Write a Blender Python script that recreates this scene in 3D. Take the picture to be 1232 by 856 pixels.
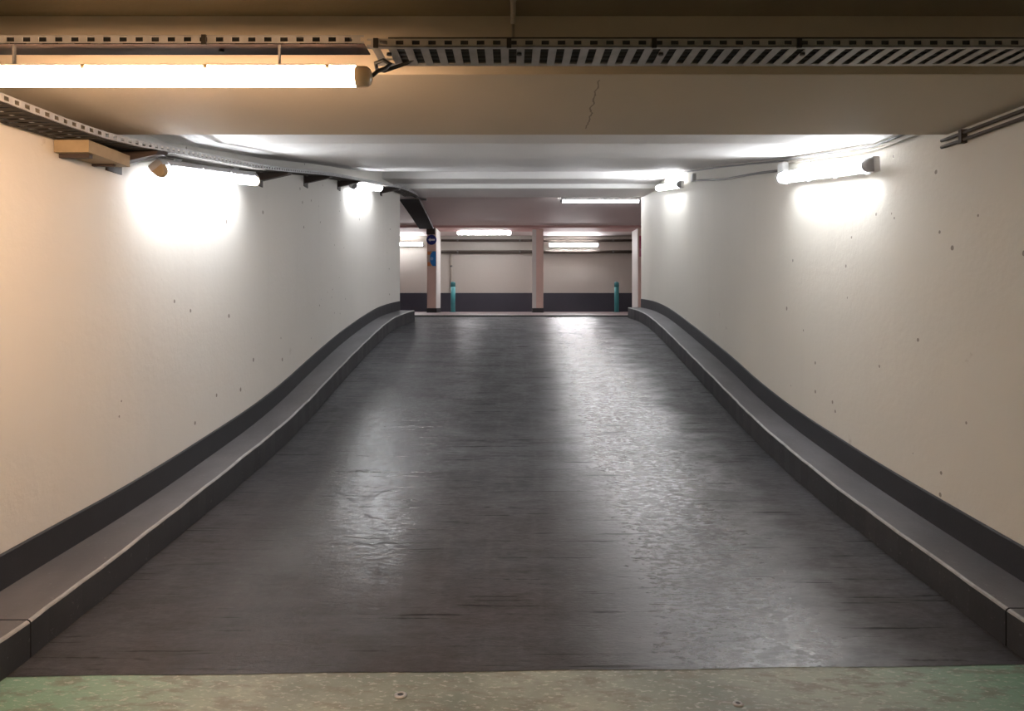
import bpy, bmesh, math, random
from mathutils import Vector, Matrix
random.seed(7)
scene = bpy.context.scene
for o in list(bpy.data.objects):
    bpy.data.objects.remove(o)

# ------------------------------------------------------------------ camera, world, exposure
W_PX, H_PX, F_PX, HORIZON = 1232, 856, 890.0, 368.0
EYE = 1.44
cam_data = bpy.data.cameras.new('camera')
cam = bpy.data.objects.new('camera', cam_data)
scene.collection.objects.link(cam)
cam.location = (0, 0, EYE)
cam.rotation_euler = (math.pi / 2, 0, 0)
cam_data.sensor_width = 36.0
cam_data.lens = F_PX / W_PX * 36.0
cam_data.shift_y = -(H_PX / 2 - HORIZON) / W_PX
cam_data.clip_start = 0.05
scene.camera = cam

world = bpy.data.worlds.new('garage_air')
scene.world = world
world.use_nodes = True
world.node_tree.nodes['Background'].inputs[0].default_value = (0.02, 0.02, 0.022, 1)
world.node_tree.nodes['Background'].inputs[1].default_value = 1.0

scene.view_settings.view_transform = 'Standard'
scene.view_settings.look = 'None'
scene.view_settings.gamma = 1.0
scene.view_settings.use_curve_mapping = False
scene.view_settings.exposure = 1.7

RAMP_LAMP = 16.0       # radiance of the cool white battens over the ramp
UPPER_LAMP = 20.0
WARM_LAMP = 26.0
REAR_FILL = 17.0  # added unseen lamps behind the viewpoint, filling the near walls and floor

COL = scene.collection

# ------------------------------------------------------------------ small helpers
def interp(pts, smooth=True):
    """piecewise curve through (y, v) points: Catmull-Rom with clamped ends"""
    ys = [p[0] for p in pts]; vs = [p[1] for p in pts]
    n = len(pts)
    m = []
    for i in range(n):
        a = max(0, i - 1); b = min(n - 1, i + 1)
        m.append((vs[b] - vs[a]) / (ys[b] - ys[a]))
    def f(y):
        if y <= ys[0]: return vs[0] + (m[0] * (y - ys[0]) if smooth == 'ext' else 0)
        if y >= ys[-1]: return vs[-1]
        for i in range(n - 1):
            if y <= ys[i + 1]:
                h = ys[i + 1] - ys[i]; t = (y - ys[i]) / h
                if not smooth: return vs[i] + (vs[i + 1] - vs[i]) * t
                t2, t3 = t * t, t * t * t
                return ((2*t3 - 3*t2 + 1) * vs[i] + (t3 - 2*t2 + t) * h * m[i]
                        + (-2*t3 + 3*t2) * vs[i + 1] + (t3 - t2) * h * m[i + 1])
    return f

def frange(a, b, step):
    n = max(1, int(math.ceil((b - a) / step - 1e-6)))
    return [a + (b - a) * i / n for i in range(n + 1)]

def link(name, me, mats=None, parent=None, smooth=False):
    o = bpy.data.objects.new(name, me)
    COL.objects.link(o)
    if mats is not None:
        for m in (mats if isinstance(mats, (list, tuple)) else [mats]):
            me.materials.append(m)
    if parent is not None: o.parent = parent
    if smooth:
        for p in me.polygons: p.use_smooth = True
    return o

def finish(name, bm, mats=None, parent=None, smooth=False, normals=True):
    if normals: bmesh.ops.recalc_face_normals(bm, faces=bm.faces[:])
    me = bpy.data.meshes.new(name)
    bm.to_mesh(me); bm.free()
    return link(name, me, mats, parent, smooth)

def empty(name, loc=(0, 0, 0), parent=None):
    o = bpy.data.objects.new(name, None)
    o.empty_display_size = 0.1
    COL.objects.link(o); o.location = loc
    if parent is not None: o.parent = parent
    return o

def tag(o, label=None, cat=None, group=None, kind=None):
    if label: o['label'] = label
    if cat: o['category'] = cat
    if group: o['group'] = group
    if kind: o['kind'] = kind
    return o

def add_box(bm, x0, x1, y0, y1, z0, z1, mat=0, M=None):
    v = [Vector((x, y, z)) for z in (z0, z1) for y in (y0, y1) for x in (x0, x1)]
    if M is not None: v = [M @ p for p in v]
    v = [bm.verts.new(p) for p in v]
    for q in ((0,2,3,1), (4,5,7,6), (0,1,5,4), (2,6,7,3), (0,4,6,2), (1,3,7,5)):
        f = bm.faces.new([v[i] for i in q]); f.material_index = mat

def add_prism(bm, prof, x0, x1, M=None, mat=0, caps=True):
    """profile of (y, z) points extruded along x"""
    a = [Vector((x0, p[0], p[1])) for p in prof]; b = [Vector((x1, p[0], p[1])) for p in prof]
    if M is not None: a = [M @ p for p in a]; b = [M @ p for p in b]
    a = [bm.verts.new(p) for p in a]; b = [bm.verts.new(p) for p in b]
    n = len(prof)
    for i in range(n):
        f = bm.faces.new((a[i], a[(i+1) % n], b[(i+1) % n], b[i])); f.material_index = mat
    if caps:
        bm.faces.new(a[::-1]).material_index = mat; bm.faces.new(b).material_index = mat

def add_tube(bm, pts, r, seg=8, mat=0):
    pts = [Vector(p) for p in pts]
    rings = []
    for i, p in enumerate(pts):
        t = (pts[min(i+1, len(pts)-1)] - pts[max(i-1, 0)]).normalized()
        up = Vector((0, 0, 1)) if abs(t.z) < 0.95 else Vector((1, 0, 0))
        s = t.cross(up).normalized(); u = s.cross(t)
        rings.append([bm.verts.new(p + (s * math.cos(2*math.pi*k/seg) + u * math.sin(2*math.pi*k/seg)) * r) for k in range(seg)])
    for i in range(len(rings) - 1):
        for k in range(seg):
            f = bm.faces.new((rings[i][k], rings[i][(k+1) % seg], rings[i+1][(k+1) % seg], rings[i+1][k]))
            f.material_index = mat; f.smooth = True
    bm.faces.new(rings[0][::-1]).material_index = mat; bm.faces.new(rings[-1]).material_index = mat

def add_lathe(bm, prof, seg=20, M=None, mat=0):
    """profile of (r, z), closed with caps"""
    rings = []
    for r, z in prof:
        ring = []
        for k in range(seg):
            p = Vector((r*math.cos(2*math.pi*k/seg), r*math.sin(2*math.pi*k/seg), z))
            ring.append(bm.verts.new(M @ p if M is not None else p))
        rings.append(ring)
    for i in range(len(rings)-1):
        for k in range(seg):
            f = bm.faces.new((rings[i][k], rings[i][(k+1) % seg], rings[i+1][(k+1) % seg], rings[i+1][k])); f.material_index = mat; f.smooth = True
    bm.faces.new(rings[0][::-1]).material_index = mat; bm.faces.new(rings[-1]).material_index = mat

def px(x, y, Y):
    """where a sight line through a photograph pixel stands at depth Y (measuring aid)"""
    return Vector(((x - W_PX/2) * Y / F_PX, Y, EYE + (HORIZON - y) * Y / F_PX))

# ------------------------------------------------------------------ materials
class NT:
    def __init__(self, name):
        self.m = bpy.data.materials.new(name); self.m.use_nodes = True
        self.t = self.m.node_tree; self.n = self.t.nodes
        self.b = self.n['Principled BSDF']
        self.tc = self.n.new('ShaderNodeTexCoord')
    def l(self, a, b): self.t.links.new(a, b)
    def val(self, x, inp):
        if isinstance(x, bpy.types.NodeSocket): self.l(x, inp)
        else: inp.default_value = x
    def mapped(self, scale, loc=(0,0,0), rot=(0,0,0)):
        mp = self.n.new('ShaderNodeMapping'); self.l(self.tc.outputs['Object'], mp.inputs[0])
        mp.inputs['Scale'].default_value = scale; mp.inputs['Location'].default_value = loc; mp.inputs['Rotation'].default_value = rot
        return mp.outputs[0]
    def noise(self, scale, detail=4, rough=0.55, vec=None, dist=0.0):
        nz = self.n.new('ShaderNodeTexNoise')
        nz.inputs['Scale'].default_value = scale; nz.inputs['Detail'].default_value = detail
        nz.inputs['Roughness'].default_value = rough; nz.inputs['Distortion'].default_value = dist
        self.l(vec if vec is not None else self.tc.outputs['Object'], nz.inputs['Vector'])
        return nz.outputs['Fac']
    def voro(self, scale, vec=None):
        v = self.n.new('ShaderNodeTexVoronoi'); v.inputs['Scale'].default_value = scale
        self.l(vec if vec is not None else self.tc.outputs['Object'], v.inputs['Vector'])
        return v
    def ramp(self, fac, lo, hi, a=0.0, b=1.0):
        r = self.n.new('ShaderNodeMapRange'); r.interpolation_type = 'SMOOTHSTEP'
        self.l(fac, r.inputs['Value'])
        r.inputs['From Min'].default_value = lo; r.inputs['From Max'].default_value = hi
        r.inputs['To Min'].default_value = a; r.inputs['To Max'].default_value = b
        return r.outputs[0]
    def math(self, op, a, b=0.0, clamp=False):
        m = self.n.new('ShaderNodeMath'); m.operation = op; m.use_clamp = clamp
        self.val(a, m.inputs[0]); self.val(b, m.inputs[1]); return m.outputs[0]
    def mix(self, fac, a, b):
        m = self.n.new('ShaderNodeMix'); m.data_type = 'RGBA'
        self.val(fac, m.inputs[0])
        for x, i in ((a, 6), (b, 7)):
            if isinstance(x, bpy.types.NodeSocket): self.l(x, m.inputs[i])
            else: m.inputs[i].default_value = (*x, 1) if len(x) == 3 else x
        return m.outputs[2]
    def xyz(self):
        s = self.n.new('ShaderNodeSeparateXYZ'); self.l(self.tc.outputs['Object'], s.inputs[0]); return s.outputs
    def color(self, c): self.val(c if isinstance(c, bpy.types.NodeSocket) else (*c, 1), self.b.inputs['Base Color'])
    def rough(self, r): self.val(r, self.b.inputs['Roughness'])
    def bump(self, h, strength, dist=0.01):
        bp = self.n.new('ShaderNodeBump'); bp.inputs['Strength'].default_value = strength; bp.inputs['Distance'].default_value = dist
        self.l(h, bp.inputs['Height']); self.l(bp.outputs[0], self.b.inputs['Normal'])

def plain(name, col, rough=0.5, metal=0.0, var=0.12, scale=9.0, bump=0.0):
    t = NT(name)
    n = t.noise(scale, 5)
    dark = tuple(c * (1 - var) for c in col); light = tuple(min(1, c * (1 + var)) for c in col)
    t.color(t.mix(n, dark, light)); t.rough(rough); t.b.inputs['Metallic'].default_value = metal
    if bump: t.bump(t.noise(scale * 12, 4), bump, 0.004)
    return t.m

def emitter(name, col, strength):
    m = bpy.data.materials.new(name); m.use_nodes = True
    b = m.node_tree.nodes['Principled BSDF']
    b.inputs['Base Color'].default_value = (0.85, 0.85, 0.85, 1)
    b.inputs['Emission Color'].default_value = (*col, 1); b.inputs['Emission Strength'].default_value = strength
    return m

def wall_paint(name, col, specks=True, seed=0.0):
    t = NT(name)
    big = t.noise(0.7, 4, vec=t.mapped((1, 1, 0.6), loc=(seed, 0, 0)))
    c = t.mix(big, tuple(x * 0.93 for x in col), tuple(min(1, x * 1.04) for x in col))
    # faint drips running down
    drip = t.ramp(t.noise(1.0, 4, vec=t.mapped((4, 4, 0.35), loc=(seed, 3, 0))), 0.55, 0.85)
    c = t.mix(t.math('MULTIPLY', drip, 0.22), c, tuple(x * 0.78 for x in col))
    if specks:
        v = t.voro(6.0, vec=t.mapped((1, 1, 1), loc=(seed, seed, 0)))
        sep = t.n.new('ShaderNodeSeparateColor'); t.l(v.outputs['Color'], sep.inputs[0])
        size = t.math('MULTIPLY', t.math('POWER', sep.outputs[0], 3.0), 0.125)
        dot = t.math('LESS_THAN', t.math('ADD', v.outputs['Distance'], t.math('MULTIPLY', t.noise(45, 2), 0.03)), size)
        c = t.mix(t.math('MULTIPLY', dot, 0.75), c, (0.16, 0.13, 0.10))
        scuff = t.ramp(t.noise(3.2, 6, 0.7, vec=t.mapped((1, 1, 1), loc=(5 + seed, 0, 2))), 0.66, 0.74)
        c = t.mix(t.math('MULTIPLY', scuff, 0.35), c, (0.33, 0.27, 0.20))
    t.color(c); t.rough(0.62)
    h = t.math('ADD', t.noise(22, 6, 0.6), t.math('MULTIPLY', t.noise(2.5, 3), 1.5))
    t.bump(h, 0.18, 0.012)
    return t.m

M = {}
M['wall'] = wall_paint('cream_wall_paint', (0.74, 0.71, 0.66))
M['wall2'] = wall_paint('cream_wall_paint_right', (0.70, 0.67, 0.60), seed=11.0)
M['wall_back'] = wall_paint('greige_wall_paint', (0.50, 0.47, 0.425), specks=False, seed=4)
M['ceiling'] = wall_paint('ceiling_paint', (0.86, 0.845, 0.835), specks=False, seed=2)
M['upper_ceiling'] = wall_paint('upper_ceiling_paint', (0.72, 0.65, 0.63), specks=False, seed=8)
M['pink_beam'] = plain('dusty_pink_paint', (0.56, 0.34, 0.32), 0.6, var=0.2, scale=2.5, bump=0.1)
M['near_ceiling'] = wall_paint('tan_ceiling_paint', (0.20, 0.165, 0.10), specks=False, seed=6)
M['dado'] = plain('anthracite_dado_paint', (0.026, 0.026, 0.031), 0.6, var=0.25, scale=5, bump=0.15)
M['dado_back'] = plain('blue_black_dado_paint', (0.035, 0.036, 0.052), 0.5, var=0.15, scale=2)
M['white_metal'] = plain('white_enamel', (0.72, 0.72, 0.72), 0.4)
M['grey_plastic'] = plain('grey_plastic', (0.36, 0.36, 0.38), 0.45)
M['clear_cap'] = plain('amber_cap_plastic', (0.75, 0.58, 0.40), 0.25)
M['galv'] = plain('galvanised_steel', (0.42, 0.42, 0.43), 0.48, 0.35, var=0.35, scale=14)
M['galv_dark'] = plain('dirty_galvanised_steel', (0.20, 0.19, 0.185), 0.55, 0.3, var=0.35, scale=14)
M['soot'] = plain('sooty_steel', (0.03, 0.026, 0.024), 0.95)
M['soot'].node_tree.nodes['Principled BSDF'].inputs['Specular IOR Level'].default_value = 0.05
M['tray_dull'] = plain('dull_brown_grey_steel', (0.085, 0.076, 0.068), 0.85, var=0.35, scale=14)
M['tray_dull'].node_tree.nodes['Principled BSDF'].inputs['Specular IOR Level'].default_value = 0.15
M['cable'] = plain('black_cable_sheath', (0.018, 0.017, 0.017), 0.45)
M['cable_grey'] = plain('grey_cable_sheath', (0.16, 0.155, 0.15), 0.5)
M['conduit'] = plain('painted_conduit', (0.42, 0.38, 0.32), 0.5)
M['dark_conduit'] = plain('brown_grey_conduit', (0.085, 0.068, 0.055), 0.55)
M['brown_box'] = plain('brown_painted_wood', (0.34, 0.26, 0.16), 0.6, var=0.3, scale=12)
M['dark_brown'] = plain('dark_brown_steel', (0.05, 0.035, 0.03), 0.6)
M['column_pink'] = plain('salmon_column_paint', (0.82, 0.60, 0.52), 0.55, var=0.15, scale=2.2, bump=0.1)
M['column_white'] = plain('white_column_tone', (0.78, 0.76, 0.73), 0.5, var=0.06, scale=2)
M['black_band'] = plain('black_base_band', (0.02, 0.02, 0.024), 0.55)
M['teal'] = plain('teal_bollard_paint', (0.055, 0.30, 0.32), 0.4, var=0.2, scale=6)
M['teal_dark'] = plain('teal_bollard_cap', (0.04, 0.20, 0.22), 0.45)
M['sign_blue'] = plain('sign_blue', (0.012, 0.022, 0.22), 0.35, var=0.05)
M['sign_sky'] = plain('sign_sky_blue', (0.02, 0.25, 0.72), 0.35, var=0.05)
M['sign_pale'] = plain('sign_pale_blue', (0.25, 0.52, 0.86), 0.35, var=0.05)
M['sign_orange'] = plain('sign_orange', (0.78, 0.30, 0.12), 0.4, var=0.05)
M['sign_cream'] = plain('sign_cream', (0.60, 0.50, 0.42), 0.45, var=0.05)
M['sign_white'] = plain('sign_white', (0.85, 0.85, 0.88), 0.4, var=0.03)
M['sign_red'] = plain('sign_crimson', (0.48, 0.03, 0.11), 0.4, var=0.05)
M['sign_rose'] = plain('sign_rose', (0.62, 0.20, 0.30), 0.4, var=0.05)
M['lamp_white'] = emitter('cool_white_diffuser', (0.93, 0.96, 1.0), RAMP_LAMP)
M['lamp_upper'] = emitter('white_diffuser', (0.98, 0.98, 1.0), UPPER_LAMP)
M['lamp_warm'] = emitter('amber_white_diffuser', (1.0, 0.62, 0.36), WARM_LAMP)
M['fill_rear'] = emitter('warm_fill_glow', (1.0, 0.83, 0.62), REAR_FILL)

# tan underside of the entry beam, with a hairline crack
def beam_material():
    t = NT('tan_beam_paint')
    col = (0.60, 0.53, 0.43)
    c = t.mix(t.noise(1.3, 4), tuple(x*0.92 for x in col), tuple(x*1.05 for x in col))
    x, y, z = t.xyz()
    # the crack wanders from one edge of the beam towards the other
    line = t.math('SUBTRACT', t.math('SUBTRACT', x, 0.355), t.math('MULTIPLY', t.math('SUBTRACT', y, 3.0), 0.03))
    line = t.math('ADD', line, t.math('MULTIPLY', t.math('SUBTRACT', t.noise(9, 3), 0.5), 0.05))
    crack = t.math('LESS_THAN', t.math('ABSOLUTE', line), 0.0035)
    crack = t.math('MULTIPLY', crack, t.math('MULTIPLY', t.math('GREATER_THAN', y, 2.98), t.math('LESS_THAN', y, 3.8)))
    c = t.mix(t.math('MULTIPLY', crack, 0.6), c, (0.10, 0.08, 0.06))
    t.color(c); t.rough(0.7); t.bump(t.noise(30, 5), 0.12, 0.008)
    return t.m
M['beam'] = beam_material()

def ramp_material():
    t = NT('worn_slate_ramp_coating')
    x, y, z = t.xyz()
    big = t.noise(0.8, 5, 0.6)
    mid = t.noise(3.6, 7, 0.68, vec=t.mapped((0.75, 1.25, 1)))
    fine = t.noise(24, 7, 0.75, vec=t.mapped((0.7, 1.4, 1)))
    streak = t.noise(2.0, 6, 0.7, vec=t.mapped((0.55, 5.0, 1)))
    scratch = t.noise(1.6, 4, 0.6, vec=t.mapped((0.9, 22, 1), rot=(0, 0, 0.05)))
    drag = t.noise(2.0, 5, 0.6, vec=t.mapped((6.0, 0.45, 1)))
    wob = t.math('ADD', t.math('MULTIPLY', t.math('SUBTRACT', t.noise(0.9, 3), 0.5), 0.45), t.math('MULTIPLY', t.math('SUBTRACT', mid, 0.5), 0.35))
    def track(cx, hw, soft):
        d = t.math('ABSOLUTE', t.math('SUBTRACT', t.math('ADD', x, wob), cx))
        return t.ramp(d, hw, hw + soft, 1.0, 0.0)
    right = track(1.0, 0.16, 0.70)
    left = t.math('MULTIPLY', track(-0.94, 0.22, 0.42), t.math('MULTIPLY', t.ramp(y, 6.6, 8.6, 1.0, 0.25), t.ramp(y, 3.2, 4.6, 0.15, 1.0)))
    grain = t.noise(60, 5, 0.7, vec=t.mapped((0.8, 1.3, 1)))
    c = t.mix(t.ramp(big, 0.3, 0.7), (0.032, 0.032, 0.036), (0.056, 0.056, 0.063))
    c = t.mix(t.math('MULTIPLY', t.ramp(mid, 0.42, 0.66), 0.55), c, (0.020, 0.019, 0.019))
    c = t.mix(t.math('MULTIPLY', t.ramp(streak, 0.46, 0.66), 0.55), c, (0.018, 0.017, 0.017))
    c = t.mix(t.math('MULTIPLY', t.ramp(drag, 0.50, 0.70), 0.45), c, (0.070, 0.068, 0.072))
    # warm reflection painted in as a brown tint at the foot of the ramp
    warm_reflect = t.math('MULTIPLY', t.ramp(y, 3.4, 6.4, 1.0, 0.0), t.ramp(t.noise(1.4, 5, 0.6), 0.30, 0.65))
    c = t.mix(t.math('MULTIPLY', warm_reflect, 0.6), c, (0.036, 0.024, 0.021))
    # dark tyre grime and paint worn to pale grey in the wheel tracks
    grime = t.math('MULTIPLY', t.math('MAXIMUM', right, t.math('MULTIPLY', left, 0.6)), t.ramp(mid, 0.48, 0.58))
    c = t.mix(t.math('MULTIPLY', grime, 0.75), c, (0.022, 0.020, 0.018))
    wornn = t.math('ADD', t.math('MULTIPLY', fine, 0.68), t.math('MULTIPLY', t.math('SUBTRACT', 1.0, mid), 0.32))
    worn = t.math('MULTIPLY', right, t.ramp(wornn, 0.49, 0.54))
    worn = t.math('MULTIPLY', worn, t.ramp(y, 3.6, 5.6, 0.22, 1.0))
    wornl = t.math('MULTIPLY', left, t.ramp(wornn, 0.50, 0.56))
    w = t.math('MAXIMUM', worn, t.math('MULTIPLY', wornl, 0.22))
    c = t.mix(t.math('MULTIPLY', w, 0.9), c, (0.24, 0.237, 0.245))
    sc = t.math('MULTIPLY', t.ramp(scratch, 0.60, 0.66), t.ramp(mid, 0.40, 0.52))
    c = t.mix(t.math('MULTIPLY', sc, 0.85), c, (0.008, 0.008, 0.008))
    pit = t.ramp(grain, 0.60, 0.66)
    c = t.mix(t.math('MULTIPLY', pit, 0.6), c, (0.010, 0.010, 0.010))
    t.color(c)
    pol = t.math('MAXIMUM', t.math('MULTIPLY', right, 0.85), t.math('MULTIPLY', left, 0.25))
    r = t.math('SUBTRACT', 0.58, t.math('MULTIPLY', pol, 0.39))
    r = t.math('ADD', r, t.math('MULTIPLY', t.math('SUBTRACT', mid, 0.5), 0.30))
    r = t.math('ADD', r, t.math('MULTIPLY', t.math('SUBTRACT', fine, 0.5), 0.6))
    r = t.math('ADD', r, t.math('MULTIPLY', sc, 0.3))
    r = t.math('MAXIMUM', r, 0.16)
    t.rough(r)
    t.val(t.math('ADD', 0.38, t.math('MULTIPLY', pol, 1.1)), t.b.inputs['Specular IOR Level'])
    h = t.math('ADD', t.math('ADD', t.math('MULTIPLY', fine, 1.0), t.math('MULTIPLY', grain, 0.5)), t.math('ADD', t.math('MULTIPLY', streak, 0.5), t.math('MULTIPLY', sc, -0.6)))
    t.bump(h, 0.42, 0.009)
    # resin gloss left where tyres have polished the coating
    t.val(t.math('MULTIPLY', t.math('MAXIMUM', left, t.math('MULTIPLY', right, 0.45)), t.ramp(fine, 0.40, 0.56)), t.b.inputs['Coat Weight'])
    t.val(t.math('ADD', 0.07, t.math('MULTIPLY', fine, 0.2)), t.b.inputs['Coat Roughness'])
    t.b.inputs['Coat IOR'].default_value = 1.75
    cb = t.n.new('ShaderNodeBump'); cb.inputs['Strength'].default_value = 0.16; cb.inputs['Distance'].default_value = 0.009
    t.l(h, cb.inputs['Height']); t.l(cb.outputs[0], t.b.inputs['Coat Normal'])
    return t.m
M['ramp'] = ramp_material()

def floor_material():
    t = NT('stained_green_concrete')
    x, y, z = t.xyz()
    big = t.noise(1.1, 5, 0.6); fine = t.noise(42, 6, 0.7, vec=t.mapped((0.7, 1.3, 1), rot=(0, 0, 0.5)))
    diag = t.noise(6, 6, 0.7, vec=t.mapped((1, 2.6, 1), rot=(0, 0, 0.8)))
    c = t.mix(t.ramp(big, 0.35, 0.65), (0.14, 0.165, 0.13), (0.31, 0.345, 0.295))
    green = t.ramp(t.math('ABSOLUTE', t.math('ADD', x, -0.1)), 1.0, 1.9)      # paint survives outside the wheel tracks
    c = t.mix(t.math('MULTIPLY', green, 0.8), c, (0.17, 0.33, 0.24))
    c = t.mix(t.math('MULTIPLY', t.ramp(diag, 0.47, 0.62), 0.65), c, (0.15, 0.135, 0.105))
    c = t.mix(t.math('MULTIPLY', t.ramp(fine, 0.54, 0.62), 0.5), c, (0.52, 0.52, 0.47))
    t.color(c); t.rough(t.ramp(big, 0.2, 0.8, 0.35, 0.6))
    t.bump(t.math('ADD', fine, diag), 0.25, 0.008)
    return t.m
M['floor'] = floor_material()

def kerb_material(name, col, scale):
    t = NT(name)
    n = t.noise(3.0, 5, 0.6, vec=t.mapped(scale)); f = t.noise(30, 5, 0.7)
    c = t.mix(t.ramp(n, 0.3, 0.7), tuple(a*0.8 for a in col), tuple(a*1.2 for a in col))
    c = t.mix(t.math('MULTIPLY', t.ramp(f, 0.62, 0.7), 0.4), c, (0.26, 0.25, 0.25))
    t.color(c); t.rough(0.55); t.bump(f, 0.2, 0.006)
    return t.m
M['kerb_top'] = kerb_material('grey_kerb_top_paint', (0.105, 0.102, 0.108), (1, 0.5, 1))
M['kerb_face'] = kerb_material('anthracite_kerb_face_paint', (0.040, 0.040, 0.044), (1, 0.6, 1))
M['kerb_worn'] = plain('kerb_edge_worn_concrete', (0.30, 0.295, 0.29), 0.6, var=0.45, scale=20)
M['upper_floor'] = plain('pink_grey_floor_paint', (0.34, 0.255, 0.25), 0.45, var=0.2, scale=1.5, bump=0.1)
M['joint'] = plain('black_joint_filler', (0.02, 0.02, 0.02), 0.7)

# ------------------------------------------------------------------ plan and profile curves
FLOOR = interp([(2.9, 0), (3.456, 0.035), (4.15, 0.085), (4.98, 0.143), (6.117, 0.25), (7.0, 0.37), (7.79, 0.50),
                (9.53, 0.77), (11.4, 1.043), (12.3, 1.145), (13.0, 1.198), (13.8, 1.232), (14.5, 1.235)])
KL = interp([(2.0, -1.98), (3.3, -1.95), (4.3, -1.94), (6.8, -1.91), (9.5, -1.90), (11.3, -1.86), (12.0, -1.78), (12.6, -1.66)])
WL = interp([(0.5, -2.31), (3.27, -2.262), (4.3, -2.20), (6.8, -2.17), (9.5, -2.19), (11.35, -2.117), (12.0, -2.04), (12.6, -1.91)])
KR = interp([(2.0, 2.08), (3.3, 2.07), (4.8, 2.05), (7.0, 2.10), (8.4, 2.12), (11.0, 2.17), (12.4, 2.16), (13.4, 2.10)])
WR = interp([(0.5, 2.36), (3.36, 2.325), (4.8, 2.31), (6.9, 2.35), (8.4, 2.40), (11.0, 2.44), (12.4, 2.42), (13.4, 2.34)])
KH = interp([(2.0, 0.155), (4.0, 0.165), (5.5, 0.188), (14, 0.19)])
UP = 1.26                        # upper deck level
CEIL_PTS = [(3.94, 2.46), (4.72, 2.475), (4.78, 2.49), (6.5, 2.73), (8.4, 3.04), (10.6, 3.37), (11.8, 3.58)]
CEIL = interp(CEIL_PTS, smooth=False)
def ceil_top(y):
    if y < 2.91: return 2.58
    if y < 3.94: return 2.35
    if y < 11.8: return CEIL(y)
    if y < 12.3: return 3.47
    if y < 13.3: return 3.39
    return 3.49

# ------------------------------------------------------------------ floors
bm = bmesh.new()
add_box(bm, -7, 7, -6, 3.0, -0.2, 0.0)
tag(finish('floor', bm, M['floor']), 'stained pale green and beige concrete floor at foot of ramp', kind='structure')

bm = bmesh.new()
xs = frange(-2.32, 2.46, 0.12)
rows = []
ys = frange(2.9, 13.8, 0.1)
for j, y in enumerate(ys):
    row = []
    for x in xs:
        k = max(0.0, 1 - (y - 2.9) / 1.0)
        yy = y + k * (0.012 + 0.0235 * x + 0.004 * math.sin(x * 7))
        z = FLOOR(max(y, 2.9)) + 0.002
        row.append(bm.verts.new((x, yy, z)))
    rows.append(row)
for j in range(len(rows) - 1):
    for i in range(len(xs) - 1):
        f = bm.faces.new((rows[j][i], rows[j][i+1], rows[j+1][i+1], rows[j+1][i])); f.smooth = True
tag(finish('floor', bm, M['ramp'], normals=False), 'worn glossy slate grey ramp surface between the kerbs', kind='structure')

bm = bmesh.new()
add_box(bm, -7, 7, 13.86, 21.5, UP - 0.25, UP)
add_box(bm, -7, -1.95, 12.62, 13.86, UP - 0.25, UP)
add_box(bm, 2.36, 7, 13.42, 13.86, UP - 0.25, UP)
tag(finish('floor', bm, M['upper_floor']), 'pinkish grey floor of the upper deck beyond the ramp', kind='structure')

bm = bmesh.new()
add_box(bm, -1.95, 2.36, 13.79, 13.865, 1.0, UP + 0.001)
tag(finish('trim_1', bm, M['joint']), 'dark expansion joint across the crest of the ramp', kind='structure')

# ------------------------------------------------------------------ ramp walls, dados, kerbs
def ribbon_solid(name, mat, stations, section, parent=None, mats_idx=None, smooth_sides=True):
    """sweep a closed section (list of (x,z) per station) along y"""
    bm = bmesh.new()
    rings = []
    for y in stations:
        rings.append([bm.verts.new((p[0], y, p[1])) for p in section(y)])
    n = len(rings[0])
    for a, b in zip(rings[:-1], rings[1:]):
        for i in range(n):
            f = bm.faces.new((a[i], a[(i+1) % n], b[(i+1) % n], b[i]))
            if mats_idx: f.material_index = mats_idx[i]
            f.smooth = False
    bm.faces.new(rings[0][::-1]).material_index = mats_idx[-1] if mats_idx else 0
    bm.faces.new(rings[-1]).material_index = mats_idx[-1] if mats_idx else 0
    return finish(name, bm, mat, parent)

def wall(name, mat, curve, side, y1, label):
    st = sorted(set([round(v, 4) for v in frange(0.5, y1, 0.2)] + [2.909, 2.911, 3.939, 3.941, 11.799, 11.801, 12.299, 12.301]))
    st = [s for s in st if s <= y1 + 1e-6]
    def sec(y):
        zt = ceil_top(y) + 0.04; zb = FLOOR(max(y, 2.9)) - 0.15; x = curve(y)
        return [(x, zb), (x, zt), (x + side * 0.3, zt), (x + side * 0.3, zb)]
    o = ribbon_solid(name, mat, st, sec)
    return tag(o, label, kind='structure')
wall('wall_left', M['wall'], WL, -1, 12.6, 'cream painted curving concrete wall on the cable tray side')
wall('wall_right', M['wall2'], WR, 1, 13.4, 'cream speckled concrete wall on the conduit side')

def dado(name, curve, side, y1, label):
    def sec(y):
        z = FLOOR(max(y, 2.9)) + KH(y); x = curve(y)
        return [(x + side * 0.01, z - 0.01), (x - side * 0.012, z - 0.01), (x - side * 0.012, z + 0.152), (x - side * 0.006, z + 0.158), (x + side * 0.01, z + 0.158)]
    return tag(ribbon_solid(name, M['dado'], frange(0.6, y1, 0.2), sec), label, kind='structure')
dado('baseboard_left', WL, -1, 12.58, 'anthracite painted dado strip above the kerb on the cable tray side')
dado('baseboard_right', WR, 1, 13.38, 'anthracite painted dado strip above the kerb on the conduit side')

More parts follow.
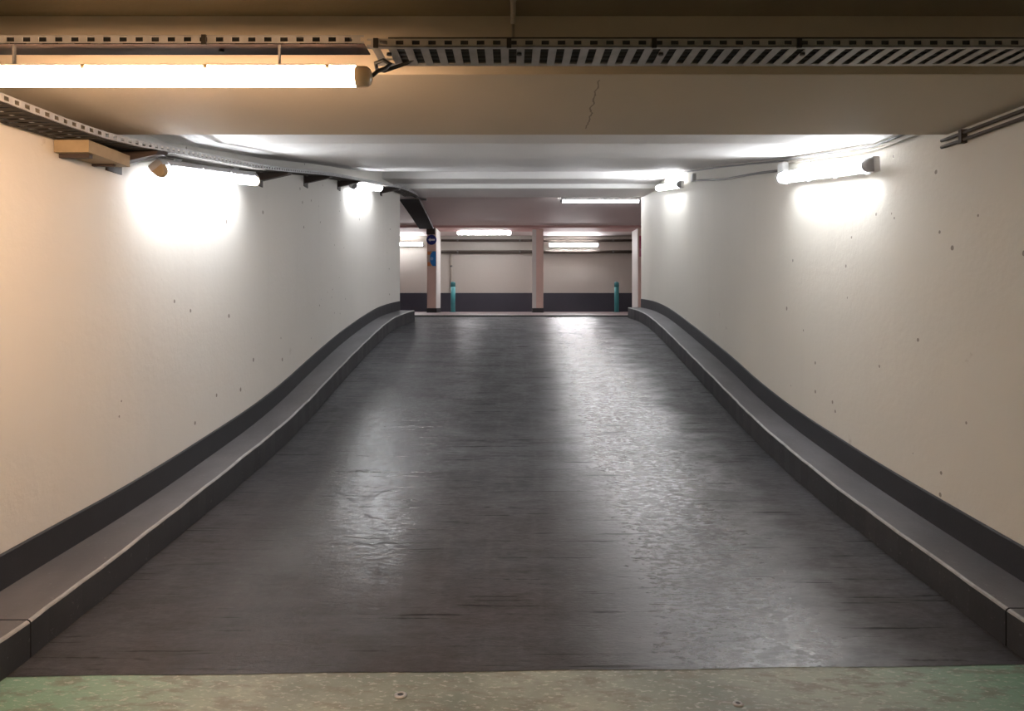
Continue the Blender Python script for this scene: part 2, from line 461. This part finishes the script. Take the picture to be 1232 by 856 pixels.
def kerb(name, kc, wc, side, seam, y1, label):
    root = tag(empty(name, (kc(3.0), 3.0, 0)), label, kind='structure')
    for a, b in ((1.2, seam - 0.004), (seam + 0.004, y1)):
        def sec(y):
            zb = FLOOR(max(y, 2.9)) - 0.05; zt = FLOOR(max(y, 2.9)) + KH(y)
            j = 0.004 * math.sin(y * 9.1) + 0.003 * math.sin(y * 23.7)
            x = kc(y) + j * 0.6; w = wc(y) + side * 0.02
            return [(x, zb), (x, zt - 0.012), (x + side * 0.004, zt - 0.005), (x + side * 0.013, zt), (w, zt), (w, zb)]
        o = ribbon_solid('kerb_section', [M['kerb_face'], M['kerb_worn'], M['kerb_top']], frange(a, b, 0.12), sec, None,
                         mats_idx=[0, 1, 1, 2, 0, 0])
        o.parent = root; o.matrix_parent_inverse = Matrix.Translation(-Vector(root.location))
    return root
kerb('trim_2', KL, WL, -1, 3.0, 12.6, 'raised grey topped concrete kerb below the cable tray wall')
kerb('trim_3', KR, WR, 1, 3.10, 13.4, 'raised grey topped concrete kerb below the conduit wall')

# ------------------------------------------------------------------ ceilings and beams
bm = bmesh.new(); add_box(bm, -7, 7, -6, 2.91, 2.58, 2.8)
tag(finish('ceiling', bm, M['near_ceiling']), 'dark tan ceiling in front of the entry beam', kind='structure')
bm = bmesh.new()
add_prism(bm, [(2.912, 2.352), (2.918, 2.35), (3.934, 2.35), (3.94, 2.356), (3.94, 2.8), (2.912, 2.8)], -2.7, 2.75)
tag(finish('trim_4', bm, M['beam']), 'wide tan concrete beam crossing over the foot of the ramp', kind='structure')
bm = bmesh.new()
prof = CEIL_PTS + [(11.8, 3.472), (11.806, 3.466), (12.294, 3.466), (12.3, 3.46), (12.3, 3.395), (12.306, 3.39), (13.3, 3.39), (13.3, 4.1), (3.94, 3.0)]
add_prism(bm, prof, -2.55, 2.8)
tag(finish('ceiling', bm, M['ceiling']), 'pale sloping ceiling over the ramp with stepped downstands', kind='structure')
bm = bmesh.new()
add_box(bm, -7, 7, 13.3, 18.9, 3.49, 3.8); add_box(bm, -7, 7, 19.9, 21.5, 3.47, 3.8)
add_box(bm, -7, -2.55, 12.6, 13.3, 3.49, 3.8)
tag(finish('ceiling', bm, M['upper_ceiling']), 'grey pink ceiling of the upper deck', kind='structure')
bm = bmesh.new()
add_prism(bm, [(18.9, 3.445), (18.91, 3.435), (19.89, 3.435), (19.9, 3.445), (19.9, 3.8), (18.9, 3.8)], -7, 7)
tag(finish('trim_5', bm, M['pink_beam']), 'dusty pink beam above the upper deck columns', kind='structure')

# ------------------------------------------------------------------ upper deck walls
bm = bmesh.new(); add_box(bm, -7, 7, 21.5, 21.8, UP - 0.2, 3.8)
tag(finish('wall_back', bm, M['wall_back']), 'greige back wall of the upper deck', kind='structure')
bm = bmesh.new(); add_box(bm, -6.98, 6.98, 21.485, 21.505, UP, UP + 0.55)
tag(finish('baseboard_back', bm, M['dado_back']), 'tall blue black dado along the upper back wall', kind='structure')
for nm, x0, x1 in (('wall_upper_left', -7.2, -7), ('wall_upper_right', 7, 7.2)):
    bm = bmesh.new(); add_box(bm, x0, x1, 12.4, 21.8, UP - 0.2, 3.8)
    tag(finish(nm, bm, M['wall_back']), 'plain greige side wall of the upper deck', kind='structure')
bm = bmesh.new(); add_box(bm, -7, -2.2, 12.4, 12.6, UP - 0.2, 3.8)
tag(finish('wall_return_left', bm, M['wall_back']), 'greige wall returning from the ramp wall', kind='structure')
bm = bmesh.new(); add_box(bm, 2.62, 7, 13.2, 13.4, UP - 0.2, 3.8)
tag(finish('wall_return_right', bm, M['wall_back']), 'greige wall returning behind the conduit wall', kind='structure')

bm = bmesh.new(); add_box(bm, -6.99, 6.99, 0.3, 0.72, 2.27, 2.58)  # added out of view to keep the fill lamps off entry beam and trays
tag(finish('shade_beam', bm, M['near_ceiling']), 'added unseen tan beam shading the entry beam and trays', kind='structure')

# lower deck around and behind the viewpoint
for nm, b in (('wall_rear', (-7, 7, -6.2, -6, 0, 2.6)), ('wall_lower_left', (-7.2, -7, -6, 0.5, 0, 2.6)), ('wall_lower_right', (7, 7.2, -6, 0.5, 0, 2.6)),
              ('wall_flank_left', (-7, -2.31, 0.5, 0.7, 0, 2.6)), ('wall_flank_right', (2.36, 7, 0.5, 0.7, 0, 2.6))):
    bm = bmesh.new(); add_box(bm, *b)
    tag(finish(nm, bm, M['wall']), 'cream wall of the lower deck', kind='structure')

# ------------------------------------------------------------------ light fittings
def light_fitting(a, b, out, emis, label, group=None, clips=4, depth=0.10, half=0.046, cap='grey_plastic', bracket=0.03, house='white_metal', clip_mat='grey_plastic'):
    a, b = Vector(a), Vector(b)
    d = (b - a); L = d.length; d.normalize()
    out = Vector(out); out = (out - d * out.dot(d)).normalized()
    up = d.cross(out)
    root = empty('light_fitting', (0, 0, 0))
    root.matrix_world = Matrix.Translation((a + b) / 2) @ Matrix((d, out, up)).transposed().to_4x4()
    tag(root, label, 'lamp', group)
    h = L / 2
    k = half / 0.046
    bm = bmesh.new()
    add_prism(bm, [(0, -.040*k), (.006, -.047*k), (.040, -.050*k), (.046, -.046*k), (.046, .046*k), (.040, .050*k), (.006, .047*k), (0, .040*k)], -h, h)
    finish('housing', bm, M[house], root)
    bm = bmesh.new()
    prof = [(.044, -.043*k)] + [(.055 + (depth-.055) * math.sin(math.pi * i / 10), -.043*k * math.cos(math.pi * i / 10)) for i in range(11)] + [(.044, .043*k)]
    add_prism(bm, prof, -h + .03, h - .03)
    finish('diffuser', bm, emis, root)
    for s in (-1, 1):
        bm = bmesh.new()
        pr = [(.040, -.047*k)] + [(.055 + (depth-.05) * math.sin(math.pi * i / 10), -.047*k * math.cos(math.pi * i / 10)) for i in range(11)] + [(.040, .047*k)]
        n = len(pr); rings = []
        for t, sc in ((h - .032, 1.0), (h - .008, 1.0), (h + .006, .9), (h + .012, .7)):
            rings.append([bm.verts.new((s * t, .05 + (p[0] - .05) * sc, p[1] * sc)) for p in pr])
        for r0, r1 in zip(rings[:-1], rings[1:]):
            for i in range(n): bm.faces.new((r0[i], r0[(i+1) % n], r1[(i+1) % n], r1[i]))
        bm.faces.new(rings[0]); bm.faces.new(rings[-1])
        finish('end_cap', bm, M[cap], root)
        bm = bmesh.new(); add_box(bm, s*h*.6 - .03, s*h*.6 + .03, -bracket, .004, -.022, .022)
        add_box(bm, s*h*.6 - .045, s*h*.6 + .045, -bracket - .004, -bracket + .002, -.03, .03)
        finish('bracket', bm, M['galv'], root)
    for i in range(clips):
        x = -h + .08 + (L - .16) * i / max(1, clips - 1)
        for s in ((1,) if clips > 4 else (1, -1)):
            bm = bmesh.new(); z = s * .05 * k
            add_box(bm, x - .011, x + .011, .028, .062, z - .006, z + .006); add_box(bm, x - .008, x + .008, .056, .070, z - s*.010 - .004, z - s*.010 + .004)
            finish('clip', bm, M[clip_mat], root)
    return root

RG = 'cool white battens on the ramp walls'
def tube_fitting(x0, x1, y, z, r, ztop, label):
    root = tag(empty('light_fitting', ((x0+x1)/2, y, z)), label, 'lamp')
    h = (x1 - x0) / 2
    R = Matrix.Rotation(math.pi/2, 4, 'Y')
    bm = bmesh.new(); add_lathe(bm, [(r*.97, -h + .05), (r*.97, h - .05)], 24, M=R); finish('diffuser', bm, M['lamp_warm'], root)
    bm = bmesh.new()
    add_prism(bm, [(-.016, r*1.0), (.070, r*1.0), (.078, r*.85), (.080, r*.85), (.074, r*1.18), (-.012, r*1.18)], -h + .05, h - .05)
    finish('housing', bm, M['white_metal'], root)  # spine plate extended behind the tube to block light rising to the ceiling
    for s in (-1, 1):
        bm = bmesh.new(); add_lathe(bm, [(r*.9, s*(h - .052)), (r*1.02, s*(h - .05)), (r*1.02, s*(h - .022)), (r*.98, s*(h - .012)), (r*.75, s*(h - .002)), (r*.4, s*(h + .003))], 24, M=R)
        finish('end_cap', bm, M['clear_cap'], root)
    for x in (-0.60, -0.20, 0.21, 0.62):
        bm = bmesh.new(); add_tube(bm, [(x - .007, -r*.75, r*.72), (x + .007, -r*.75, r*.72)], .009, 8); c = finish('clip', bm, M['clear_cap'], root)
    for x in (-0.45, 0.45):
        bm = bmesh.new(); add_box(bm, x - .003, x + .003, -.006, .006, r*.9, ztop - z); finish('hanger', bm, M['galv_dark'], root)
    return root
tube_fitting(-2.0, -0.478, 2.51, 2.217, 0.0345, 2.325, 'long amber glowing tube lamp hung below the narrow cable tray')
def wl(y, off): return WL(y) + off
def wr(y, off): return WR(y) - off
light_fitting((wl(4.32, .12), 4.28, 2.272), (wl(5.85, .12), 5.83, 2.470), (0.6, 0, -0.8), M['lamp_white'],
              'white batten with brown end below the cable tray, near the entry beam', RG, clips=4, depth=0.095, half=0.038, bracket=0.022, house='grey_plastic', cap='brown_box')
light_fitting((wl(9.6, .09), 9.62, 3.035), (wl(11.2, .09), 11.2, 3.25), (0.8, -0.02, -0.6), M['lamp_white'],
              'white batten below the cable tray, near the crest of the ramp', RG, clips=4, depth=0.09, bracket=0.07)
light_fitting((wr(6.15, .045), 6.12, 2.505), (wr(4.55, .045), 4.55, 2.315), (-1, 0, -0.12), M['lamp_white'],
              'white batten with grey end cap on conduit wall, near the entry beam', RG, clips=4, bracket=0.03)
light_fitting((wr(11.8, .05), 11.8, 3.315), (wr(10.25, .05), 10.25, 3.12), (-1, 0.03, 0.05), M['lamp_white'],
              'white batten on conduit wall, near the crest of the ramp', RG, clips=4, bracket=0.03)
UG = 'white battens on the upper deck'
light_fitting((0.92, 13.85, 3.47), (2.40, 13.85, 3.47), (0, 0.25, -1), M['lamp_upper'], 'white ceiling batten just past the stepped lintel of the ramp', UG, bracket=0.02)
light_fitting((-1.50, 20.05, 3.455), (0.0, 20.05, 3.455), (0, -0.6, -1), M['lamp_upper'], 'white ceiling batten behind the pink beam, between two columns', UG, bracket=0.015)
light_fitting((1.05, 21.40, 3.20), (2.5, 21.40, 3.20), (0, -1, -0.1), M['lamp_upper'], 'white batten on the upper back wall beside the column with crimson sign', UG, bracket=0.08)
light_fitting((-3.75, 21.40, 3.22), (-2.55, 21.40, 3.22), (0, -1, -0.1), M['lamp_upper'], 'white batten on the upper back wall beside the column with blue sign', UG, bracket=0.08)
LG = 'added fill lamps on the lower deck ceiling'
for x, w_ in ((-1.7, 'on the cable tray side'), (1.8, 'on the conduit side')):
    light_fitting((x - .75, -2.2, 2.565), (x + .75, -2.2, 2.565), (0, 0, -1), M['fill_rear'], 'added unseen warm fill lamp on the lower deck ceiling ' + w_, LG, bracket=0.012)

# ------------------------------------------------------------------ cable trays
def tray(label, path, width, lip, pitch, mat_base, mat_lip, perforated=True, hole=0.5, group=None, flip=False, lips=(True, True), plate=0.003):
    path = [Vector(p) for p in path]
    seg = [(path[i+1] - path[i]).length for i in range(len(path)-1)]; total = sum(seg)
    def at(s):
        s = min(max(s, 0), total)
        for i, L in enumerate(seg):
            if s <= L + 1e-9: return path[i].lerp(path[i+1], s / L)
            s -= L
        return path[-1]
    root = tag(empty('cable_tray', path[0]), label, 'cable tray', group)
    inv = Matrix.Translation(-path[0])
    def frame(s0, s1):
        p, q = at(s0), at(s1); t = (q - p).normalized(); c = t.cross(Vector((0, 0, 1))).normalized(); n = c.cross(t)
        return Matrix.Translation(inv @ p) @ Matrix((t, c, n)).transposed().to_4x4(), (q - p).length
    bm = bmesh.new(); w = width / 2
    n = int(total / pitch)
    rail = 0.022
    for i in range(n):
        s0, s1 = total * i / n, total * (i + 1) / n
        Mx, L = frame(s0, s1)
        if perforated:
            for c0, c1 in ((-w, -w + rail), (w - rail, w)): add_box(bm, 0, L, c0, c1, 0, plate, M=Mx)
            add_box(bm, L*(1-hole)*.5, L - L*hole + L*(1-hole)*.5, -w + rail, w - rail, 0, plate, M=Mx)
        else:
            add_box(bm, 0, L, -w, w, 0, plate, M=Mx)
    finish('tray_base', bm, mat_base, root)
    for s in (-1, 1):
        bm = bmesh.new()
        for i in range(n):
            Mx, L = frame(total * i / n, total * (i + 1) / n)
            c0, c1 = sorted((s * w, s * (w - 0.002)))
            add_box(bm, 0, L, c0, c1, 0, lip*.28, M=Mx); add_box(bm, 0, L, c0, c1, lip*.78, lip, M=Mx)
            add_box(bm, L*.25, L*.78, c0, c1, lip*.28, lip*.78, M=Mx)
        finish('tray_lip', bm, mat_lip, root)
    return root

# across the entry beam: narrow galvanised length, then the wide one
t_wide = tray('wide perforated galvanised cable tray in front of the entry beam', [(-0.49, 2.60, 2.315), (2.3, 2.60, 2.315)], 0.20, 0.028, 0.054,
     M['galv'], M['galv'], hole=0.5)
t_narrow = tray('narrow cable tray above the amber tube lamp', [(-2.24, 2.555, 2.325), (-0.50, 2.555, 2.325)], 0.11, 0.030, 0.054, M['dark_brown'], M['galv'], perforated=False)
# cantilever arms reaching over the trays from the beam face
def tray_arm(root, x, lip):
    ox = x - root.location.x; y0 = 2.50 - root.location.y; yb = 2.912 - root.location.y
    bm = bmesh.new(); v = []
    for y, z in ((y0 + .003, lip - .004), (yb, .150)):
        v += [bm.verts.new((ox + dx, y, z + dz)) for dz in (-.006, .006) for dx in (-.009, .009)]
    for q in ((0,1,3,2), (4,6,7,5), (0,4,5,1), (2,3,7,6), (0,2,6,4), (1,5,7,3)): bm.faces.new([v[k] for k in q])
    a = finish('support_arm', bm, M['cable'], root)
    bm = bmesh.new(); add_box(bm, ox-.008, ox+.008, y0 - .007, y0 + .002, -.004, lip); finish('clamp', bm, M['cable'], a)
    bm = bmesh.new(); add_lathe(bm, [(.009, -.008), (.009, 0)], 10, M=Matrix.Translation((ox + .035, y0 + .06, 0))); finish('bolt', bm, M['cable'], a)
for x in (-0.46, -0.01, 0.48, 0.97, 1.76): tray_arm(t_wide, x, 0.028)
for x in (-1.9, -1.04): tray_arm(t_narrow, x, 0.030)

# tray along the left wall, climbing with the ramp and on across the upper deck
TZ = interp([(2.2, 2.245), (3.63, 2.252), (4.24, 2.315), (5.76, 2.50), (8.16, 2.86), (11.6, 3.29), (12.6, 3.33), (14, 3.38), (19.0, 3.39)])
TX = interp([(2.2, -2.145), (3.3, -2.12), (4.2, -2.06), (6.8, -2.03), (8.2, -2.04), (9.5, -2.05), (11.3, -1.98), (12.6, -1.76), (14, -1.83), (18.9, -2.10)])
tray('long perforated cable tray climbing along the cream ramp wall', [(TX(y), y, TZ(y)) for y in frange(1.2, 12.9, 0.3)], 0.25, 0.035, 0.062, M['tray_dull'], M['galv'], hole=0.42)
tray('wide dark cable tray hung under the upper deck ceiling', [(TX(y) - .08, y, TZ(y)) for y in frange(13.36, 18.8, 0.4)], 0.36, 0.05, 0.12, M['soot'], M['dark_brown'], perforated=False)

def cable(name, label, cat, pts, r, mat, group=None, seg=8):
    bm = bmesh.new(); o0 = Vector(pts[0])
    add_tube(bm, [Vector(p) - o0 for p in pts], r, seg)
    o = finish(name, bm, mat); o.location = o0
    return tag(o, label, cat, group)

for k, (dx, r, wd) in enumerate(((-.06, .010, 'thin'), (.02, .016, 'thick'))):
    cable('power_cable', wd + ' black cable lying in the long climbing tray', 'cable',
          [(TX(y) + dx + .006*math.sin(y*3+k), y, TZ(y) + .004 + r + .002*math.sin(y*5+k)) for y in frange(1.3, 12.8, 0.3)], r, M['cable'], 'cables in the climbing tray')
for dy, wd in ((-.079, 'against the lip away from the beam'), (-.040, 'second from the lip away from the beam'), (0.0, 'along the middle'), (.040, 'second from the lip beside the beam'), (.079, 'against the lip beside the beam')):
    cable('power_cable', 'thick black cable in the wide perforated tray, ' + wd, 'cable',
          [(x, 2.60 + dy, 2.3195 + .018) for x in frange(-0.42, 2.28, 0.3)], .018, M['cable'], 'cables in the wide beam tray')
for dy, wd in ((-.034, 'against its lip away from the beam'), (.004, 'along its middle')):
    cable('power_cable', 'black cable in the narrow tray over amber lamp, ' + wd, 'cable',
          [(x, 2.555 + dy, 2.3295 + .017) for x in frange(-2.2, -0.55, 0.3)], .017, M['cable'], 'cables in the narrow beam tray')
# flex loop from the tray down to the amber tube
cable('power_cable', 'black flex looping from the tray to the amber tube lamp', 'cable',
      [(-0.34, 2.63, 2.325), (-0.38, 2.66, 2.312), (-0.425, 2.655, 2.295), (-0.455, 2.63, 2.275), (-0.475, 2.60, 2.27), (-0.475, 2.575, 2.285), (-0.445, 2.56, 2.29),
       (-0.42, 2.555, 2.275), (-0.435, 2.54, 2.255), (-0.46, 2.525, 2.24), (-0.475, 2.515, 2.222)], .007, M['cable'])

# wall brackets below the climbing tray
def tray_bracket(y, label, mat, ln=0.10):
    x = WL(y); xt = TX(y) + .13; z = TZ(y)
    root = tag(empty('tray_bracket', (x, y, z)), label, 'bracket', 'brackets of the climbing tray')
    bm = bmesh.new()
    a = [Vector((0, s, zz)) for s in (-ln/2, ln/2) for zz in (0,)]
    # cantilever wedge: deep at the wall, thin at the tip
    pr = [(0.0, -.075), (0.012, -.078), (xt - x - .01, -.022), (xt - x, -.004), (0, -.004)]
    v0 = [bm.verts.new((p[0], -ln/2, p[1] + (-ln/2) * .145)) for p in pr]; v1 = [bm.verts.new((p[0], ln/2, p[1] + ln/2 * .145)) for p in pr]
    for i in range(5): bm.faces.new((v0[i], v0[(i+1) % 5], v1[(i+1) % 5], v1[i]))
    bm.faces.new(v0[::-1]); bm.faces.new(v1)
    finish('arm', bm, mat, root)
    bm = bmesh.new(); add_box(bm, -.004, .008, -ln/2 - .015, ln/2 + .015, -.12, .0); finish('wall_plate', bm, mat, root)
    return root
for y, lb in ((4.10, 'black steel tray bracket beside the brown box, above white batten'), (6.35, 'black tray bracket past the far end of the first white batten'),
              (7.8, 'black tray bracket midway along the ramp wall'), (9.35, 'black tray bracket before the second white batten'),
              (11.75, 'black tray bracket at the crest end of the wall')):
    tray_bracket(y, lb, M['dark_brown'], 0.12)

root = tag(empty('junction_box', (WL(3.85), 3.85, 2.19)), 'long brown wooden block fixed under the climbing tray', 'block')
bm = bmesh.new(); add_box(bm, -.01, .16, -.24, .15, 0, .06); finish('block_body', bm, M['brown_box'], root)
for q in ((-.01, .14, -.20, -.17, -.02, .0), (-.01, .12, .06, .08, -.012, .0)):
    bm = bmesh.new(); add_box(bm, *q); finish('block_foot', bm, M['dark_brown'], root)

# ------------------------------------------------------------------ conduits
for k, (dz, lb) in enumerate(((-.012, 'upper brown conduit of the pair under the beam on conduit wall'), (-.047, 'lower brown conduit of the pair under the beam on conduit wall'))):
    cable('conduit_pipe', lb, 'pipe', [(WR(y) - .016, y, 2.335 + dz) for y in frange(1.6, 3.96, 0.3)], .0095, M['dark_conduit'])
root = tag(empty('conduit_clip', (WR(3.78), 3.78, 2.27)), 'small saddle clip at the end of the conduit pair', 'clip')
bm = bmesh.new(); add_box(bm, -.032, .002, -.012, .012, 0.0, .07); finish('clip_body', bm, M['dark_conduit'], root)

cable('conduit_pipe', 'thin grey conduit along the ceiling corner of the conduit wall', 'pipe',
      [(WR(y) - .018, y, CEIL(y) - .022) for y in frange(4.0, 11.7, 0.35)], .009, M['cable_grey'])
cable('conduit_pipe', 'second thin conduit below the ceiling corner conduit', 'pipe',
      [(WR(y) - .014, y, CEIL(y) - .055) for y in frange(4.0, 6.2, 0.3)], .006, M['conduit'])
LZ = interp([(6.2, 2.575), (7.5, 2.76), (8.8, 2.94), (9.85, 3.095)])
cable('power_cable', 'grey cable joining the two battens on the conduit wall', 'cable',
      [(WR(y) - .016, y, LZ(y) + .008*math.sin(y*2.1)) for y in frange(6.375, 9.72, 0.25)], .011, M['cable_grey'])
root = tag(empty('junction_box', (WR(6.3), 6.3, 2.56)), 'small white junction box beside the batten on conduit wall', 'junction box')
bm = bmesh.new(); add_box(bm, -.05, .002, -.06, .06, 0, .095); finish('box_body', bm, M['white_metal'], root)
bm = bmesh.new(); add_box(bm, -.056, -.05, -.05, .05, .01, .085); finish('box_lid', bm, M['white_metal'], root)
root = tag(empty('junction_box', (WR(9.8), 9.8, 3.09)), 'small white junction box before the crest batten on conduit wall', 'junction box')
bm = bmesh.new(); add_box(bm, -.04, .002, -.05, .05, 0, .095); finish('box_body', bm, M['white_metal'], root)
bm = bmesh.new(); add_box(bm, -.046, -.04, -.04, .04, .01, .09); finish('box_lid', bm, M['white_metal'], root)

# conduit on the near ceiling turning down the beam face
root = tag(empty('conduit_pipe', (0.004, 2.9, 2.57)), 'beige conduit running on the near ceiling and down the beam face', 'pipe')
bm = bmesh.new(); add_tube(bm, [(0, -2.4, 0), (0, -.05, 0), (0, -.025, -.008), (0, -.014, -.03)], .0105, 8); finish('ceiling_run', bm, M['conduit'], root)
bm = bmesh.new(); add_tube(bm, [(0, -.012, -.02), (0, -.006, -.10), (0, -.006, -.17)], .006, 8); finish('drop', bm, M['conduit'], root)
bm = bmesh.new(); add_tube(bm, [(0, -.2, 0), (0, -.17, 0)], .0135, 8); finish('coupler', bm, M['conduit'], root)

# dark cable slung along the lintel
pts = []
for x in frange(-1.75, 0.95, 0.12):
    pts.append((x, 13.42, 3.455 + .018*math.sin(x*3.1) + .01*math.sin(x*7.7)))
cable('power_cable', 'dark cable slung along the lintel at the top of the ramp', 'cable', pts, .022, M['cable_grey'])
cable('power_cable', 'dark cable dropping from climbing tray to the lintel', 'cable',
      [(-1.72, 12.7, 3.345), (-1.68, 12.95, 3.345), (-1.62, 13.25, 3.35), (-1.55, 13.34, 3.352)], .022, M['cable'])

# pipes on the upper back wall
for z, r, lb in ((3.33, .035, 'upper grey brown pipe running along the upper back wall'), (3.00, .045, 'lower thicker pipe running along the upper back wall')):
    root = tag(empty('service_pipe', (0, 21.415, z)), lb, 'pipe')
    bm = bmesh.new(); add_tube(bm, [(-2.05, 0, 0), (4.4, 0, 0)], r, 10); finish('pipe_run', bm, M['dark_conduit'], root)
    for x in (-1.6, 0.2, 2.9):
        bm = bmesh.new(); add_tube(bm, [(x, 0, 0), (x + .05, 0, 0)], r + .008, 10); add_box(bm, x, x + .05, 0, .077, -.012, .012); finish('pipe_clamp', bm, M['cable_grey'], root)
root = tag(empty('service_pipe', (-1.76, 21.44, UP + .6)), 'thin vertical pipe on back wall behind the bollard beside signed column', 'pipe')
bm = bmesh.new(); add_tube(bm, [(0, 0, 0), (0, 0, 1.08)], .028, 10); finish('pipe_run', bm, M['conduit'], root)
bm = bmesh.new(); add_tube(bm, [(0, 0, .7), (0, 0, .75)], .036, 10); add_box(bm, -.01, .01, 0, .06, .70, .75); finish('pipe_clamp', bm, M['cable_grey'], root)

# ------------------------------------------------------------------ columns, signs, bollards
def column(x0, x1, y0, y1, label, strip):
    root = tag(empty('column', ((x0+x1)/2, (y0+y1)/2, UP)), label, 'column')
    hx, hy, H = (x1-x0)/2, (y1-y0)/2, 3.437 - UP
    bm = bmesh.new(); c = .015
    pr = [(-hx+c, -hy), (hx-c, -hy), (hx, -hy+c), (hx, hy-c), (hx-c, hy), (-hx+c, hy), (-hx, hy-c), (-hx, -hy+c)]
    a = [bm.verts.new((p[0], p[1], .1)) for p in pr]; b = [bm.verts.new((p[0], p[1], H)) for p in pr]
    for i in range(8):
        f = bm.faces.new((a[i], a[(i+1) % 8], b[(i+1) % 8], b[i]))
        side = 'front' if i == 0 else 'right' if i in (1, 2) else 'left' if i in (6, 7) else 'back'
        f.material_index = 1 if side == strip else 0  # strip names the side of the shaft coloured white
    bm.faces.new(a[::-1]); bm.faces.new(b)
    finish('shaft', bm, [M['column_pink'], M['column_white']], root)
    bm = bmesh.new(); add_box(bm, -hx-.006, hx+.006, -hy-.006, hy+.006, 0, .115); finish('base_band', bm, M['black_band'], root)
    return root
column(-2.19, -1.945, 19.05, 20.15, 'salmon pink column with blue signs and one white side', 'right')
c2 = column(0.535, 0.82, 19.3, 19.62, 'plain salmon pink column between the two bollards', 'none')
bm = bmesh.new(); add_box(bm, -.150, -.045, -.166, -.155, .115, 2.17); finish('pale_stripe', bm, M['column_white'], c2)
column(3.235, 3.55, 19.05, 19.95, 'salmon pink column with crimson sign half hidden by conduit wall', 'left')

# round blue sign with a white arrow
r_ = tag(empty('round_sign', (-2.07, 19.035, 3.135)), 'round dark blue sign with white arrow on pink column', 'sign')
F = Matrix.Rotation(math.pi/2, 4, 'X')
bm = bmesh.new(); add_lathe(bm, [(.128, 0), (.13, .004), (.13, .012), (.126, .016)], 28, M=F); finish('disc', bm, M['sign_blue'], r_)
bm = bmesh.new()
vs = [(-.085, 0), (-.03, .05), (-.03, .022), (.085, .022), (.085, -.022), (-.03, -.022), (-.03, -.05)]
a = [bm.verts.new((x, -.0165, z)) for x, z in vs]; b = [bm.verts.new((x, -.0185, z)) for x, z in vs]
bm.faces.new(a); bm.faces.new(b[::-1])
for i in range(7): bm.faces.new((a[i], a[(i+1) % 7], b[(i+1) % 7], b[i]))
finish('arrow', bm, M['sign_white'], r_)
# poster panel below it
r_ = tag(empty('wall_sign', (-2.065, 19.042, 2.65)), 'orange and sky blue panel sign below the round sign on pink column', 'sign')
bm = bmesh.new(); add_box(bm, -.115, .115, -.008, .008, -.195, .195); finish('panel', bm, M['sign_cream'], r_)
for z0, z1 in ((.10, .185), (-.185, -.09)):
    bm = bmesh.new(); add_box(bm, -.110, -.02, -.011, -.007, z0, z1); finish('orange_patch', bm, M['sign_orange'], r_)
bm = bmesh.new()
pts = [(.108, .19), (.02, .19)] + [(.01 - .055*math.sin(math.pi*i/10), .16*math.cos(math.pi*i/10)) for i in range(11)] + [(.02, -.19), (.108, -.19)]
a = [bm.verts.new((x, -.0085, z)) for x, z in pts]; b = [bm.verts.new((x, -.0125, z)) for x, z in pts]
bm.faces.new(a); bm.faces.new(b[::-1])
for i in range(len(pts)): bm.faces.new((a[i], a[(i+1) % len(pts)], b[(i+1) % len(pts)], b[i]))
finish('blue_field', bm, M['sign_sky'], r_)
bm = bmesh.new(); add_lathe(bm, [(.042, .0115), (.042, .0150)], 20, M=F); finish('pale_dot', bm, M['sign_pale'], r_)
# added dark block standing in for tray shadow at that column head
r_ = tag(empty('junction_box', (-2.07, 19.03, 3.27)), 'dark brown block standing in for tray shadow at pink column head', 'junction box')
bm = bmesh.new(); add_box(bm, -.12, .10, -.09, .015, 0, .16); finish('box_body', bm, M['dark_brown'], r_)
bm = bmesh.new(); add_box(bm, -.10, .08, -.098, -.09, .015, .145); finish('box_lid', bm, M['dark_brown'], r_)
# crimson sign
r_ = tag(empty('wall_sign', (3.37, 19.04, 2.97)), 'crimson panel sign with rose lower half on half hidden column', 'sign')
bm = bmesh.new(); add_box(bm, -.09, .14, -.008, .008, -.27, .27); finish('panel', bm, M['sign_red'], r_)
bm = bmesh.new(); add_box(bm, -.088, .138, -.012, -.007, -.268, -.06); finish('lower_field', bm, M['sign_rose'], r_)

def bollard(x, y, label):
    root = tag(empty('bollard', (x, y, UP)), label, 'bollard', 'teal bollards on the upper deck')
    bm = bmesh.new(); add_lathe(bm, [(.064, .012), (.064, .72)], 20); finish('post', bm, M['teal'], root)
    bm = bmesh.new(); add_lathe(bm, [(.067, .70), (.067, .80), (.055, .83), (.02, .84)], 20); finish('cap', bm, M['teal_dark'], root)
    bm = bmesh.new(); add_lathe(bm, [(.088, 0), (.088, .008), (.07, .014)], 20); finish('base_flange', bm, M['teal_dark'], root)
bollard(-1.625, 20.4, 'teal steel bollard beside the column with blue signs')
bollard(2.885, 20.4, 'teal steel bollard beside the column with crimson sign')

# ------------------------------------------------------------------ small floor fittings
for x, y, s, lb in ((px(482, 838, 1)[0] * 2.73, 2.73, 1.0, 'metal floor anchor socket in front of the ramp beside the wheel track'),
                    (px(888, 848, 1)[0] * 2.67, 2.67, .8, 'dark floor anchor socket in front of the ramp on the far wheel track')):
    r_ = tag(empty('floor_anchor', (x, y, 0)), lb, 'floor anchor')
    bm = bmesh.new(); add_lathe(bm, [(.024*s, 0), (.024*s, .003), (.019*s, .006), (.012*s, .006), (.012*s, .0035)], 18); finish('collar', bm, M['galv'], r_)
    bm = bmesh.new(); add_lathe(bm, [(.0115*s, 0), (.0115*s, .004)], 14); finish('socket', bm, M['cable'], r_)
